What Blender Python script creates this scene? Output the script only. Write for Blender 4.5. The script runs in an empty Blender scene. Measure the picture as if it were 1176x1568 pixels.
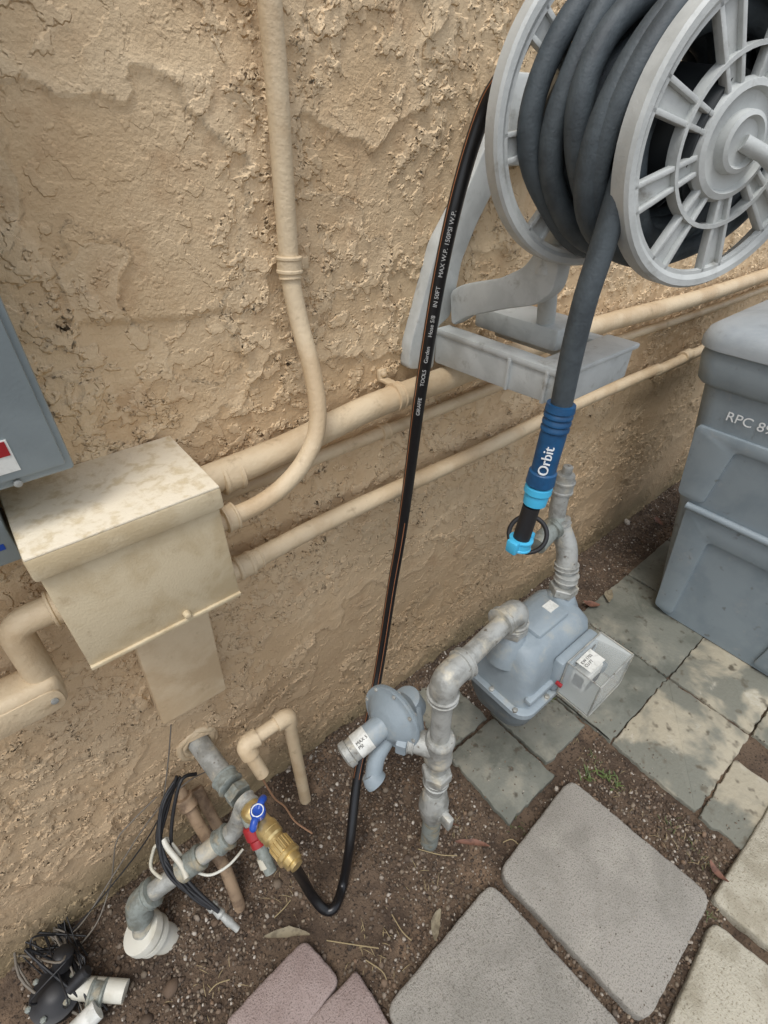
import bpy, bmesh, math, random
import numpy as np
from mathutils import Vector, Matrix, noise
random.seed(7); np.random.seed(7)
scene=bpy.context.scene
# ---------------------------------------------------------------- survey frame
# wall = plane y=0 (outside is -y), x runs along the wall, z up. Camera 0.70 m off the wall, 1.45 m up.
CAM=Vector((0,-0.70,1.45)); F=765.0
Xc=Vector((1170,-579,F)).normalized()
Zc=-Vector((-8,996,F)).normalized()
Zc=(Zc-Xc*Zc.dot(Xc)).normalized()
Yc=Zc.cross(Xc).normalized()
def ray(u,v):
    r=Vector((u-588,v-784,F)); return Vector((r.dot(Xc),r.dot(Yc),r.dot(Zc)))
def W(u,v,off=0.0):   # measured point at a distance off from the wall
    r=ray(u,v); return CAM+r*((0.70-off)/r.y)
def G(u,v,z=0.0):     # measured point at height z
    r=ray(u,v); return CAM+r*((z-1.45)/r.z)
def XP(u,v,x):
    r=ray(u,v); return CAM+r*(x/r.x)
right=Vector((Xc.x,Yc.x,Zc.x)); down=Vector((Xc.y,Yc.y,Zc.y)); fwd=Vector((Xc.z,Yc.z,Zc.z))
cd=bpy.data.cameras.new("camera"); co=bpy.data.objects.new("camera",cd); scene.collection.objects.link(co)
m=Matrix.Identity(4)
for i in range(3):
    m[i][0]=right[i]; m[i][1]=-down[i]; m[i][2]=-fwd[i]; m[i][3]=CAM[i]
co.matrix_world=m
cd.sensor_fit='VERTICAL'; cd.sensor_height=24; cd.sensor_width=18; cd.lens=24*F/1568; cd.clip_start=.01; cd.clip_end=1000
scene.camera=co
scene.view_settings.view_transform='Standard'; scene.view_settings.look='None'; scene.view_settings.exposure=0
# ---------------------------------------------------------------- materials
def S(r,g,b):
    f=lambda c:(c/255/12.92) if c/255<=.04045 else ((c/255+.055)/1.055)**2.4
    return (f(r),f(g),f(b),1)
def nn(nt,t,**k):
    n=nt.nodes.new(t)
    for a,b in k.items(): setattr(n,a,b)
    return n
def noise_n(nt,co,scale,detail=4,rough=.5,dist=0):
    n=nn(nt,'ShaderNodeTexNoise'); n.inputs['Scale'].default_value=scale; n.inputs['Detail'].default_value=detail
    n.inputs['Roughness'].default_value=rough; n.inputs['Distortion'].default_value=dist
    nt.links.new(co,n.inputs['Vector']); return n.outputs['Fac']
def mr(nt,v,a,b,c=0,d=1,smooth=True):
    n=nn(nt,'ShaderNodeMapRange'); n.interpolation_type='SMOOTHSTEP' if smooth else 'LINEAR'
    n.inputs['From Min'].default_value=a; n.inputs['From Max'].default_value=b
    n.inputs['To Min'].default_value=c; n.inputs['To Max'].default_value=d
    nt.links.new(v,n.inputs['Value']); return n.outputs['Result']
def ma(nt,op,a,b=0):
    n=nn(nt,'ShaderNodeMath',operation=op)
    for i,x in enumerate((a,b)):
        if isinstance(x,(int,float)): n.inputs[i].default_value=x
        else: nt.links.new(x,n.inputs[i])
    return n.outputs[0]
def mix(nt,f,a,b):
    n=nn(nt,'ShaderNodeMix',data_type='RGBA')
    if isinstance(f,(int,float)): n.inputs[0].default_value=f
    else: nt.links.new(f,n.inputs[0])
    for i,x in ((6,a),(7,b)):
        if isinstance(x,tuple): n.inputs[i].default_value=x
        else: nt.links.new(x,n.inputs[i])
    return n.outputs[2]
def M(name,c1,c2=None,scale=12,lo=.4,hi=.65,rough=.6,metal=0,bump=.0,bscale=250,speck=None,sscale=400,slo=.6,shi=.68,c3=None,s3=5,l3=.5,h3=.7,trans=0,island=0):
    mt=bpy.data.materials.new(name); mt.use_nodes=True; nt=mt.node_tree; bs=nt.nodes['Principled BSDF']
    tc=nn(nt,'ShaderNodeTexCoord').outputs['Object']
    col=c1
    if c2: col=mix(nt,mr(nt,noise_n(nt,tc,scale,4,.6,.3),lo,hi),c1,c2)
    if c3: col=mix(nt,mr(nt,noise_n(nt,tc,s3,5,.65,.2),l3,h3),col,c3)
    if speck: col=mix(nt,mr(nt,noise_n(nt,tc,sscale,2),slo,shi),col,speck)
    if island:
        gi=nn(nt,'ShaderNodeNewGeometry').outputs['Random Per Island']
        cr=nn(nt,'ShaderNodeValToRGB'); nt.links.new(gi,cr.inputs[0])
        els=cr.color_ramp.elements; cols=island
        els[0].position=0; els[0].color=cols[0]; els[1].position=1; els[1].color=cols[-1]
        for i,c in enumerate(cols[1:-1]):
            e=els.new((i+1)/(len(cols)-1)); e.color=c
        col=cr.outputs[0]
    if isinstance(col,tuple): bs.inputs['Base Color'].default_value=col
    else: nt.links.new(col,bs.inputs['Base Color'])
    bs.inputs['Roughness'].default_value=rough; bs.inputs['Metallic'].default_value=metal
    if trans:
        tr=nn(nt,'ShaderNodeBsdfTransparent'); mx=nn(nt,'ShaderNodeMixShader'); fr_=nn(nt,'ShaderNodeFresnel'); fr_.inputs[0].default_value=1.45
        nt.links.new(ma(nt,'ADD',ma(nt,'MULTIPLY',fr_.outputs[0],.45),1-trans),mx.inputs[0]); nt.links.new(tr.outputs[0],mx.inputs[1]); nt.links.new(bs.outputs[0],mx.inputs[2])
        nt.links.new(mx.outputs[0],nt.nodes['Material Output'].inputs[0])
    if bump:
        b=nn(nt,'ShaderNodeBump'); b.inputs['Strength'].default_value=1; b.inputs['Distance'].default_value=bump
        nt.links.new(noise_n(nt,tc,bscale,3,.6),b.inputs['Height']); nt.links.new(b.outputs[0],bs.inputs['Normal'])
    return mt
m_beige=M("beige_paint",S(208,188,156),S(192,168,134),9,rough=.55,bump=.0012,bscale=160,c3=S(154,133,104),s3=26,l3=.57,h3=.8)
m_box=M("box_paint",S(208,192,160),S(192,173,138),14,rough=.6,bump=.0006,bscale=300,c3=S(162,140,108),s3=22,l3=.56,h3=.8)
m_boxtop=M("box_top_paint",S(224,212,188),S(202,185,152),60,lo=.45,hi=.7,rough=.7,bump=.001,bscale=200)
m_grey=M("grey_panel_paint",S(146,156,158),S(134,144,146),5,rough=.4,bump=.0003)
m_dark=M("dark_matte",S(30,30,30),rough=.8)  # plain matte dark colour for small print, dials and register windows
m_reel=M("reel_plastic",S(190,193,190),S(176,179,176),20,rough=.5,bump=.0004,bscale=300,c3=S(140,138,130),s3=30,l3=.56,h3=.8)
m_reeld=M("reel_plastic_inner",S(40,44,46),rough=.6)
m_hoseg=M("grey_hose_rubber",S(70,78,82),S(57,64,68),30,rough=.6,bump=.0006,bscale=300,c3=S(98,103,104),s3=18,l3=.58,h3=.8)
m_hoseb=M("black_hose_rubber",S(20,20,22),rough=.32)
m_orange=M("orange_stripe",S(165,105,68),rough=.5)
m_white=M("white_print",S(225,228,228),rough=.6)
m_print=M("hose_print",S(175,175,172),rough=.6)
m_blue=M("blue_plastic",S(24,78,120),S(20,66,104),30,rough=.45,bump=.0003)
m_cyan=M("cyan_plastic",S(70,175,215),rough=.4)
m_hblue=M("handle_blue",S(35,75,165),rough=.35)
m_red=M("red_plastic",S(150,35,40),rough=.4)
m_brass=M("brass",S(226,204,148),S(208,182,124),30,rough=.3,metal=.8)
m_galv=M("galvanised_pipe",S(168,169,164),S(136,136,130),30,rough=.5,metal=.2,bump=.0012,bscale=160,c3=S(192,184,164),s3=16,l3=.5,h3=.7,speck=S(112,106,96),sscale=70,slo=.64,shi=.76)
m_galvd=M("weathered_pipe",S(140,146,140),S(110,112,104),40,rough=.6,metal=.2,bump=.0014,bscale=160,c3=S(170,158,132),s3=20,l3=.48,h3=.7)
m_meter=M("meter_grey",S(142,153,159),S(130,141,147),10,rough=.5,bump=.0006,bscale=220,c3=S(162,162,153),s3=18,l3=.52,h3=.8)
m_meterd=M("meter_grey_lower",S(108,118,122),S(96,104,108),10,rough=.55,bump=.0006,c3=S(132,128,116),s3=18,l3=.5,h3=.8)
m_label=M("paper_label",S(215,215,208),S(190,190,182),60,rough=.6)
m_clear=M("clear_plastic",S(225,230,228),rough=.1,trans=.96)
m_pvc=M("white_pvc",S(208,206,194),S(188,183,166),12,rough=.5,c3=S(150,138,116),s3=24,l3=.62,h3=.85)
m_bin=M("bin_plastic",S(138,149,155),S(127,139,146),7,rough=.5,bump=.0005,bscale=350,c3=S(150,155,157),s3=14,l3=.55,h3=.8,speck=S(112,116,116),sscale=30,slo=.66,shi=.8)
m_binl=M("bin_lid_plastic",S(156,163,167),S(142,150,155),9,rough=.55,bump=.0005,bscale=350,c3=S(128,132,132),s3=24,l3=.56,h3=.8)
m_wire=M("thin_wire",S(112,105,95),rough=.6)
m_blk=M("black_cable",S(30,30,32),rough=.5)
m_tan=M("dirty_tan_pipe",S(158,134,108),S(120,98,78),30,rough=.7,bump=.001)
m_cop=M("copper_wire",S(170,130,100),rough=.5)
m_paver=M("concrete_paver",S(158,153,144),S(143,139,130),8,rough=.95,bump=.0035,bscale=320,speck=S(116,111,102),sscale=300,slo=.5,shi=.72,c3=S(168,163,153),s3=5)
m_paver2=M("light_paver",S(180,174,157),S(156,149,131),14,rough=.9,bump=.003,bscale=220,speck=S(128,120,102),sscale=200,slo=.54,shi=.74)
m_paver3=M("red_paver",S(156,140,134),S(142,125,119),10,rough=.9,bump=.003,bscale=280,speck=S(116,102,96),sscale=280,slo=.52,shi=.72)
m_tile=M("patio_tile_stone",S(116,117,107),S(95,97,88),7,rough=.75,bump=.0022,bscale=90,c3=S(146,142,127),s3=4,l3=.52,h3=.72,speck=S(80,75,64),sscale=35,slo=.62,shi=.78)
m_tilel=M("patio_tile_worn",S(118,118,107),S(168,160,140),4.5,lo=.44,hi=.58,rough=.85,bump=.0025,bscale=90,c3=S(186,181,166),s3=9,l3=.56,h3=.72,speck=S(92,85,71),sscale=26,slo=.58,shi=.74)
m_dirt=M("dirt",S(96,80,65),S(70,57,46),14,rough=1,bump=.007,bscale=110,c3=S(124,103,83),s3=5,l3=.54,h3=.68,speck=S(46,38,31),sscale=150,slo=.55,shi=.7)
m_grav=M("gravel",S(100,90,80),rough=.85,island=[S(58,49,41),S(92,76,61),S(76,63,52),S(124,102,82),S(108,96,84),S(66,55,46),S(146,132,114),S(84,70,57),S(104,86,69),S(186,178,166)])
m_weed=M("weed_leaf",S(92,106,58),S(70,84,44),60,rough=.6)
m_dry=M("dry_grass",S(150,134,100),rough=.8)
m_leafb=M("dead_leaf_brown",S(120,84,68),S(90,62,50),60,rough=.7)
m_leafg=M("dead_leaf_grey",S(134,124,102),S(104,94,76),60,rough=.8)
# stucco
ms=bpy.data.materials.new("stucco"); ms.use_nodes=True; nt=ms.node_tree; bs=nt.nodes['Principled BSDF']
tc=nn(nt,'ShaderNodeTexCoord').outputs['Object']
mp=nn(nt,'ShaderNodeMapping'); mp.inputs['Rotation'].default_value=(0,math.radians(25),0); mp.inputs['Scale'].default_value=(1,1,1.15); nt.links.new(tc,mp.inputs[0]); tcm=mp.outputs[0]
# trowelled ledges: slow rise, crisp drop
saw=ma(nt,'FRACT',ma(nt,'MULTIPLY',noise_n(nt,tcm,3.0,3,.5,.1),4.0))
saw=ma(nt,'POWER',saw,4.0)
# knockdown blobs, flat tops with crisp broken edges
mB=mr(nt,noise_n(nt,tcm,15,4,.58,.2),.515,.545)
mC=mr(nt,noise_n(nt,tc,38,3,.55,.15),.525,.575)
kk=noise_n(nt,tc,3.3,2,.5,.3)
k1=mr(nt,kk,.43,.50); k2=mr(nt,kk,.36,.47,.25,1)
fine=noise_n(nt,tc,230,3,.65)
med=noise_n(nt,tc,70,2,.6)
h=ma(nt,'MULTIPLY',saw,.0050)
h=ma(nt,'ADD',h,ma(nt,'MULTIPLY',ma(nt,'MULTIPLY',mB,k1),.0044))
h=ma(nt,'ADD',h,ma(nt,'MULTIPLY',ma(nt,'MULTIPLY',mC,k2),.0036))
hh=ma(nt,'ADD',h,ma(nt,'MULTIPLY',fine,.0019))
hh=ma(nt,'ADD',hh,ma(nt,'MULTIPLY',med,.0022))
dn=nn(nt,'ShaderNodeDisplacement'); dn.inputs['Midlevel'].default_value=0; dn.inputs['Scale'].default_value=1
nt.links.new(hh,dn.inputs['Height']); nt.links.new(dn.outputs[0],nt.nodes['Material Output'].inputs['Displacement'])
ms.displacement_method='BOTH'
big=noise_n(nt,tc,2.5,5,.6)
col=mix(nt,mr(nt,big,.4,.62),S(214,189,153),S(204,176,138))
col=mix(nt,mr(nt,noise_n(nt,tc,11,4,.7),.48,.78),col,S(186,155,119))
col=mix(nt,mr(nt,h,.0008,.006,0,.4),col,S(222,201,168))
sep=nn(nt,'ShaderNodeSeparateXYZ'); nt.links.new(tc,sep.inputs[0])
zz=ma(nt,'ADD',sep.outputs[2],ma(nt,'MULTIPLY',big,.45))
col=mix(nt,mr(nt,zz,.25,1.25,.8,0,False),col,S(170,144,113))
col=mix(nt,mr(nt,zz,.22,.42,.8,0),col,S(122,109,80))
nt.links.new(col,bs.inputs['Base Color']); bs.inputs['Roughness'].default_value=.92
# ---------------------------------------------------------------- builders
def root(name):
    e=bpy.data.objects.new(name,None); e.empty_display_size=.05; scene.collection.objects.link(e); return e
def mk(name,verts,faces,mat,parent=None,sharp=40,smooth=True):
    me=bpy.data.meshes.new(name); me.from_pydata([tuple(v) for v in verts],[],faces); me.validate()
    bm=bmesh.new(); bm.from_mesh(me); bmesh.ops.recalc_face_normals(bm,faces=bm.faces); bm.to_mesh(me); bm.free()
    return fin(name,me,mat,parent,sharp,smooth)
def fin(name,me,mat,parent,sharp=40,smooth=True):
    me.materials.append(mat)
    if smooth:
        me.shade_smooth(); me.set_sharp_from_angle(angle=math.radians(sharp))
    o=bpy.data.objects.new(name,me); scene.collection.objects.link(o)
    if parent: o.parent=parent
    return o
def V(*a): return Vector(a)
def cr(pts,n=8,closed=False):
    out=[]; N=len(pts)
    rng=range(N if closed else N-1)
    for i in rng:
        g=(lambda k:pts[k%N]) if closed else (lambda k:pts[min(max(k,0),N-1)])
        p0,p1,p2,p3=g(i-1),g(i),g(i+1),g(i+2)
        for j in range(n):
            t=j/n
            out.append(.5*((2*p1)+(p2-p0)*t+(2*p0-5*p1+4*p2-p3)*t*t+(3*p1-p0-3*p2+p3)*t**3))
    if not closed: out.append(pts[-1].copy())
    return out
def fillet(pts,rad,n=7,closed=False):
    out=[]; N=len(pts)
    for i in range(N):
        if not closed and (i==0 or i==N-1): out.append(pts[i].copy()); continue
        p=pts[i]; a=pts[i-1]; b=pts[(i+1)%N]
        da=(a-p); db=(b-p); r=min(rad,da.length*.48,db.length*.48)
        s=p+da.normalized()*r; e=p+db.normalized()*r
        for j in range(n+1):
            t=j/n; out.append(s*(1-t)**2+p*2*t*(1-t)+e*t*t)
    return out
def tube(name,pts,r,mat,parent=None,seg=14,closed=False,sharp=50):
    N=len(pts); rs=r if isinstance(r,(list,tuple)) else [r]*N
    T=[]
    for i in range(N):
        if closed: d=pts[(i+1)%N]-pts[i-1]
        else: d=pts[min(i+1,N-1)]-pts[max(i-1,0)]
        T.append(d.normalized())
    up=V(0,0,1) if abs(T[0].z)<.9 else V(1,0,0)
    u=(up-T[0]*up.dot(T[0])).normalized()
    verts=[];faces=[]
    for i in range(N):
        u=(u-T[i]*u.dot(T[i])).normalized(); w=T[i].cross(u)
        for k in range(seg):
            a=2*math.pi*k/seg; verts.append(pts[i]+(u*math.cos(a)+w*math.sin(a))*rs[i])
    R=range(N if closed else N-1)
    for i in R:
        j=(i+1)%N
        for k in range(seg):
            k2_=(k+1)%seg; faces.append((i*seg+k,i*seg+k2_,j*seg+k2_,j*seg+k))
    if not closed:
        faces.append(tuple(range(seg))[::-1]); faces.append(tuple((N-1)*seg+k for k in range(seg)))
    return mk(name,verts,faces,mat,parent,sharp)
def lathe(name,p,d,prof,mat,parent=None,seg=32,sharp=35,hexa=False,closed=False):
    d=d.normalized(); up=V(0,0,1) if abs(d.z)<.9 else V(1,0,0)
    u=(up-d*up.dot(d)).normalized(); w=d.cross(u); verts=[];faces=[]; N=len(prof)
    if hexa: seg=6
    for (s,r) in prof:
        for k in range(seg):
            a=2*math.pi*k/seg; verts.append(p+d*s+(u*math.cos(a)+w*math.sin(a))*max(r,1e-5))
    for i in range(N if closed else N-1):
        j=(i+1)%N
        for k in range(seg):
            q=(k+1)%seg; faces.append((i*seg+k,i*seg+q,j*seg+q,j*seg+k))
    if not closed:
        faces.append(tuple(range(seg))[::-1]); faces.append(tuple((N-1)*seg+k for k in range(seg)))
    return mk(name,verts,faces,mat,parent,sharp)
def collar(name,p,d,r,L,mat,parent,hexa=False):
    b=L*.18
    return lathe(name,p-d.normalized()*L/2,d,[(0,r*.9),(b*.3,r),(b,r),(b*1.4,r*.93),(L-b*1.4,r*.93),(L-b,r),(L-b*.3,r),(L,r*.9)] if not hexa else [(0,r*.92),(L*.1,r),(L*.9,r),(L,r*.92)],mat,parent,seg=22,hexa=hexa)
def box(name,a,b,mat,parent=None,bev=.003,M4=None,seg=2):
    bm=bmesh.new(); bmesh.ops.create_cube(bm,size=1)
    c=(Vector(a)+Vector(b))/2; s=[abs(b[i]-a[i]) for i in range(3)]
    for v in bm.verts:
        v.co=Vector((v.co.x*s[0],v.co.y*s[1],v.co.z*s[2]))
        if M4 is None: v.co+=c
        else: v.co=M4@(v.co+c)
    if bev: bmesh.ops.bevel(bm,geom=bm.edges[:],offset=bev,segments=seg,affect='EDGES',profile=.5)
    me=bpy.data.meshes.new(name); bm.to_mesh(me); bm.free()
    return fin(name,me,mat,parent,30)
def prism(name,pts,ex,mat,parent=None,bev=.003,sharp=30):
    bm=bmesh.new(); vs=[bm.verts.new(p) for p in pts]; f=bm.faces.new(vs)
    r=bmesh.ops.extrude_face_region(bm,geom=[f]); nv=[e for e in r['geom'] if isinstance(e,bmesh.types.BMVert)]
    for v in nv: v.co+=ex
    bmesh.ops.recalc_face_normals(bm,faces=bm.faces)
    if bev: bmesh.ops.bevel(bm,geom=[e for e in bm.edges if e.calc_face_angle(0)>.6],offset=bev,segments=2,affect='EDGES',profile=.5)
    bmesh.ops.triangulate(bm,faces=[f for f in bm.faces if len(f.verts)>4])
    me=bpy.data.meshes.new(name); bm.to_mesh(me); bm.free()
    return fin(name,me,mat,parent,sharp)
def loft(name,secs,mat,parent=None,sharp=35):
    n=len(secs[0]); verts=[p for s in secs for p in s]; faces=[]
    for i in range(len(secs)-1):
        for k in range(n):
            q=(k+1)%n; faces.append((i*n+k,i*n+q,(i+1)*n+q,(i+1)*n+k))
    faces.append(tuple(range(n))[::-1]); faces.append(tuple((len(secs)-1)*n+k for k in range(n)))
    return mk(name,verts,faces,mat,parent,sharp)
def rrect(cx,cy,hx,hy,r,z,n=5):
    out=[]
    for (sx,sy,a0) in ((1,1,0),(-1,1,90),(-1,-1,180),(1,-1,270)):
        for j in range(n+1):
            a=math.radians(a0+90*j/n); out.append(V(cx+sx*(hx-r)+r*math.cos(a),cy+sy*(hy-r)+r*math.sin(a),z))
    return out
def text(name,body,org,rt,up,size,mat,parent,ext=.0004,align='LEFT'):
    c=bpy.data.curves.new(name,'FONT'); c.body=body; c.size=size; c.extrude=ext; c.align_x=align; c.materials.append(mat)
    o=bpy.data.objects.new(name,c); scene.collection.objects.link(o)
    rt=rt.normalized(); up=(up-rt*up.dot(rt)).normalized(); n=rt.cross(up)
    mm=Matrix.Identity(4)
    for i in range(3): mm[i][0]=rt[i]; mm[i][1]=up[i]; mm[i][2]=n[i]; mm[i][3]=org[i]
    o.parent=parent; o.matrix_world=mm; return o
# ---------------------------------------------------------------- wall
rw=root("stucco_wall")
xs=[-3,-2,-1.4,-1,-.8]; x=-.7
while x<7.5: xs.append(x); x+=.0042*max(1,1+(x-1.0)*.9)
xs+= [8.5,10]
zs=[-.1]; z=-.06
while z<2.3: zs.append(z); z+=.0044
zs+=[2.6,3.2]
nx,nz=len(xs),len(zs)
def ss(a,b,t):
    t=max(0,min(1,(t-a)/(b-a))); return t*t*(3-2*t)
def recess(a,b):
    if not (-.02<a<.36 and .95<b<1.33): return 0
    w1=.006*noise.noise((a*30,b*30,2)); w2=.012*noise.noise((a*14,b*14,5))
    return .0055*(1-ss(.303,.309,a+w1))*(1-ss(1.245,1.252,b+w2-.10*(.30-a)*(a<.30)))*ss(.02,.16,a)*ss(.95,1.05,b)
verts=[(a,recess(a,b),b) for b in zs for a in xs]
faces=[(j*nx+i,j*nx+i+1,(j+1)*nx+i+1,(j+1)*nx+i) for j in range(nz-1) for i in range(nx-1)]
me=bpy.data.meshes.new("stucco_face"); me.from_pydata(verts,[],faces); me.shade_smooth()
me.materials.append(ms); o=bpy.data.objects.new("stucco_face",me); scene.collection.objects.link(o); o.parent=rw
box("wall_core",(-3,.012,-.1),(10,.2,3.2),m_tan,rw,0)
# ---------------------------------------------------------------- ground
def axis(lo,hi,step,far):
    a=[-far,-far*.3,-far*.1,-6,-3,-2]; a=[q for q in a if q<lo-.3]
    v=lo
    while v<=hi: a.append(v); v+=step
    a+=[q for q in (3.5,6,far*.1,far*.3,far) if q>hi+.2]; return a
gx=axis(-.7,2.8,.0125,200); gy=axis(-1.5,.05,.0125,200)
def gh(x,y):
    h=.010*noise.noise((x*5,y*5,1))+.006*noise.noise((x*17,y*17,4))+.005*noise.noise((x*45,y*45,7))
    if x<.9: h+= .018*math.exp(-((y+.0)/.10)**2)
    return h-.006
verts=[];
for b in gy:
    for a in gx:
        verts.append((a,b,gh(a,b) if -.75<a<2.85 and -1.55<b<.1 else -.006))
nx=len(gx)
faces=[(j*nx+i,j*nx+i+1,(j+1)*nx+i+1,(j+1)*nx+i) for j in range(len(gy)-1) for i in range(nx-1)]
me=bpy.data.meshes.new("ground"); me.from_pydata(verts,[],faces); me.shade_smooth(); me.materials.append(m_dirt)
o=bpy.data.objects.new("ground",me); scene.collection.objects.link(o)
# pavers
def paver(name,px,zt,mat,rad=.03,parent=None,raw=None,bev=.006,chip=.0025):
    pts=raw or [G(u,v,zt) for u,v in px]
    pts=fillet(pts,rad,4,True)
    out=[]
    for i,p in enumerate(pts):
        q=pts[(i+1)%len(pts)]; L=(q-p).length; n=max(1,int(L/.012))
        for j in range(n):
            w=p.lerp(q,j/n); k=chip*noise.noise((w.x*50,w.y*50,zt*99))+chip*.6*noise.noise((w.x*140,w.y*140,zt*9)); w.x+=k; w.y+=k*.7; out.append(w)
    return prism(name,out,V(0,0,-.05),mat,parent,bev,sharp=60)
paver("concrete_paver",[(873,1190),(1092,1372),(990,1572),(762,1335)],.030,m_paver,.035)
paver("concrete_paver",[(752,1348),(962,1580),(760,1820),(588,1545)],.032,m_paver,.03)
paver("paving_stone",[(466,1436),(522,1500),(420,1640),(340,1568)],.022,m_paver3,.02)
paver("paving_stone",[(546,1484),(612,1590),(500,1720),(442,1592)],.022,m_paver3,.012)
paver("light_paver",[(1090,1376),(1185,1225),(1330,1330),(1230,1490)],.02,m_paver2,.02)
paver("light_paver",[(1092,1408),(1230,1520),(1160,1760),(1010,1600)],.02,m_paver2,.02)
# patio tiles
rt_=root("patio_tiles")
xl=[1.01,1.36,1.705,2.05,2.4,2.75,3.1,3.5,3.9]; yl=[-.20,-.545,-.80,-1.14,-1.48,-1.82,-2.2]
k=0
def tile(x0,x1,y0,y1,zt,mat,j=.004):
    global k; k+=1
    g=.003; pts=[V(x0+g,y1+g,zt),V(x1-g,y1+g,zt),V(x1-g,y0-g,zt),V(x0+g,y0-g,zt)]
    dz=random.uniform(-.002,.002)
    for p in pts: p.x+=random.uniform(-j,j)*.7; p.y+=random.uniform(-j,j)*.7; p.z+=dz
    paver("tile_%d"%k,None,zt,mat,.004,rt_,raw=pts,bev=.0025,chip=.007)
for i in range(len(xl)-1):
    for j in range(len(yl)-1):
        x0,x1,y0,y1=xl[i],xl[i+1],yl[j],yl[j+1]
        if x1<1.4 and j>=3: continue
        mt=m_tile
        if (i==0 and j in (1,2)) or (i==1 and j>=1): mt=m_tilel
        if i==0 and j==2: x1=x0+.24
        tile(x0,x1,y0,y1,.008+random.uniform(-.001,.002),mt)
tile(.60,.80,-.27,-.50,.008,m_tile); tile(.805,1.0,-.25,-.47,.009,m_tile)
tile(.62,.79,-.04,-.262,.005,m_tile); 
# gravel
def in_tile(x,y):
    return (x>1.0 and y<-.19) or (.59<x<1.01 and -.51<y<-.24)
ico=bmesh.new(); bmesh.ops.create_icosphere(ico,subdivisions=1,radius=1)
iv=np.array([v.co[:] for v in ico.verts]); ifc=np.array([[v.index for v in f.verts] for f in ico.faces]); ico.free()
VV=[];FF=[];c=0
def addrock(x,y,r,z=None):
    global c
    A=np.array(Matrix.Rotation(random.uniform(0,6.28),3,Vector((random.random()-.5,random.random()-.5,random.random()-.5)).normalized()))
    s=np.array([r*random.uniform(.7,1.3),r*random.uniform(.6,1.1),r*random.uniform(.45,.9)])
    p=(iv*(1+.35*(np.random.rand(len(iv),1)-.5)))*s@A.T+np.array([x,y,(gh(x,y) if z is None else z)+r*.3])
    VV.append(p); FF.append(ifc+c); c+=len(iv)
n=0
while n<34000:
    x=random.uniform(-.45,1.1); y=random.uniform(-.95,-.0)
    if random.random()<.12: x=random.uniform(1,2.6); y=random.uniform(-.21,0)
    if in_tile(x,y):
        if random.random()<.09:
            if random.random()<.5: x=random.choice(xl[:4])+random.gauss(0,.006)
            addrock(x,y,random.uniform(.001,.0028),.009)
        continue
    dens=.5+.9*noise.noise((x*4,y*4,9))+.6*noise.noise((x*12,y*12,3))
    if random.random()>max(.2,min(1,dens+.25)): continue
    r=random.choice([.0016,.002,.0025,.003,.0035,.004,.005])*random.uniform(.7,1.3)
    if random.random()<.010: r=random.uniform(.006,.010)
    addrock(x,y,r); n+=1
for q in range(220):
    g=G(random.uniform(640,1060),random.uniform(1260,1560),.031); addrock(g.x,g.y,random.uniform(.0007,.0018),.0305)
for u,v,r in ((262,1512,.018),(425,1352,.012),(225,1560,.014),(940,925,.012),(815,1262,.010),(365,1100,.008),(960,800,.02),(985,830,.016)):
    g=G(u,v,0); addrock(g.x,g.y,r)
VV=np.concatenate(VV); FF=np.concatenate(FF)
me=bpy.data.meshes.new("gravel"); me.vertices.add(len(VV)); me.vertices.foreach_set("co",VV.astype(np.float32).ravel())
me.loops.add(len(FF)*3); me.loops.foreach_set("vertex_index",FF.astype(np.int32).ravel())
me.polygons.add(len(FF)); me.polygons.foreach_set("loop_start",np.arange(0,len(FF)*3,3,dtype=np.int32)); me.update(calc_edges=True); me.validate()
me.materials.append(m_grav); o=bpy.data.objects.new("gravel",me); scene.collection.objects.link(o)
# ---------------------------------------------------------------- junction box
rb=root("junction_box")
box("body",(-.043,-.166,.900),(.165,-.008,1.070),m_box,rb,.003)
box("lid",(-.048,-.174,1.060),(.170,-.004,1.092),m_box,rb,.004)
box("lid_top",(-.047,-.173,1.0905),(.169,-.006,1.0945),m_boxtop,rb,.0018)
box("front_lip",(-.043,-.170,.897),(.165,-.160,.903),m_box,rb,.001)
lathe("latch_screw",V(.085,-.172,.912),V(0,-1,0),[(-.01,.005),(0,.005),(.003,.004),(.004,.001)],m_box,rb,12)
rb2=root("cable_cover")
prism("cover",fillet([W(205,985,.05),W(318,930,.05),W(347,1056,.05),W(251,1112,.05)],.006,3,True),V(0,.046,0),m_beige,rb2,.003)
# grey electrical panel
re_=root("electrical_panel")
box("cabinet",(-.60,-.13,1.153),(.034,-.006,2.1),m_grey,re_,.004)
box("door",(-.585,-.137,1.164),(.027,-.128,2.09),m_grey,re_,.003)
box("lower_cabinet",(-.55,-.09,1.040),(-.052,-.006,1.150),m_grey,re_,.003)
box("warning_label",(-.11,-.1385,1.174),(-.012,-.1365,1.208),m_label,re_,0)
box("warning_label_red",(-.11,-.1392,1.192),(-.014,-.1372,1.207),m_red,re_,0)
box("blue_sticker",(-.12,-.0915,1.062),(-.062,-.0895,1.069),m_hblue,re_,0)
text("label_print","WARNING SHOCK",V(-.1,-.139,1.183),V(1,0,0),V(0,0,1),.008,m_dark,re_)
for xx in (-.4,-.02): lathe("panel_screw",V(xx,-.132,1.158),V(0,-1,0),[(-.01,.004),(.003,.004),(.004,.002)],m_galv,re_,10)
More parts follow.
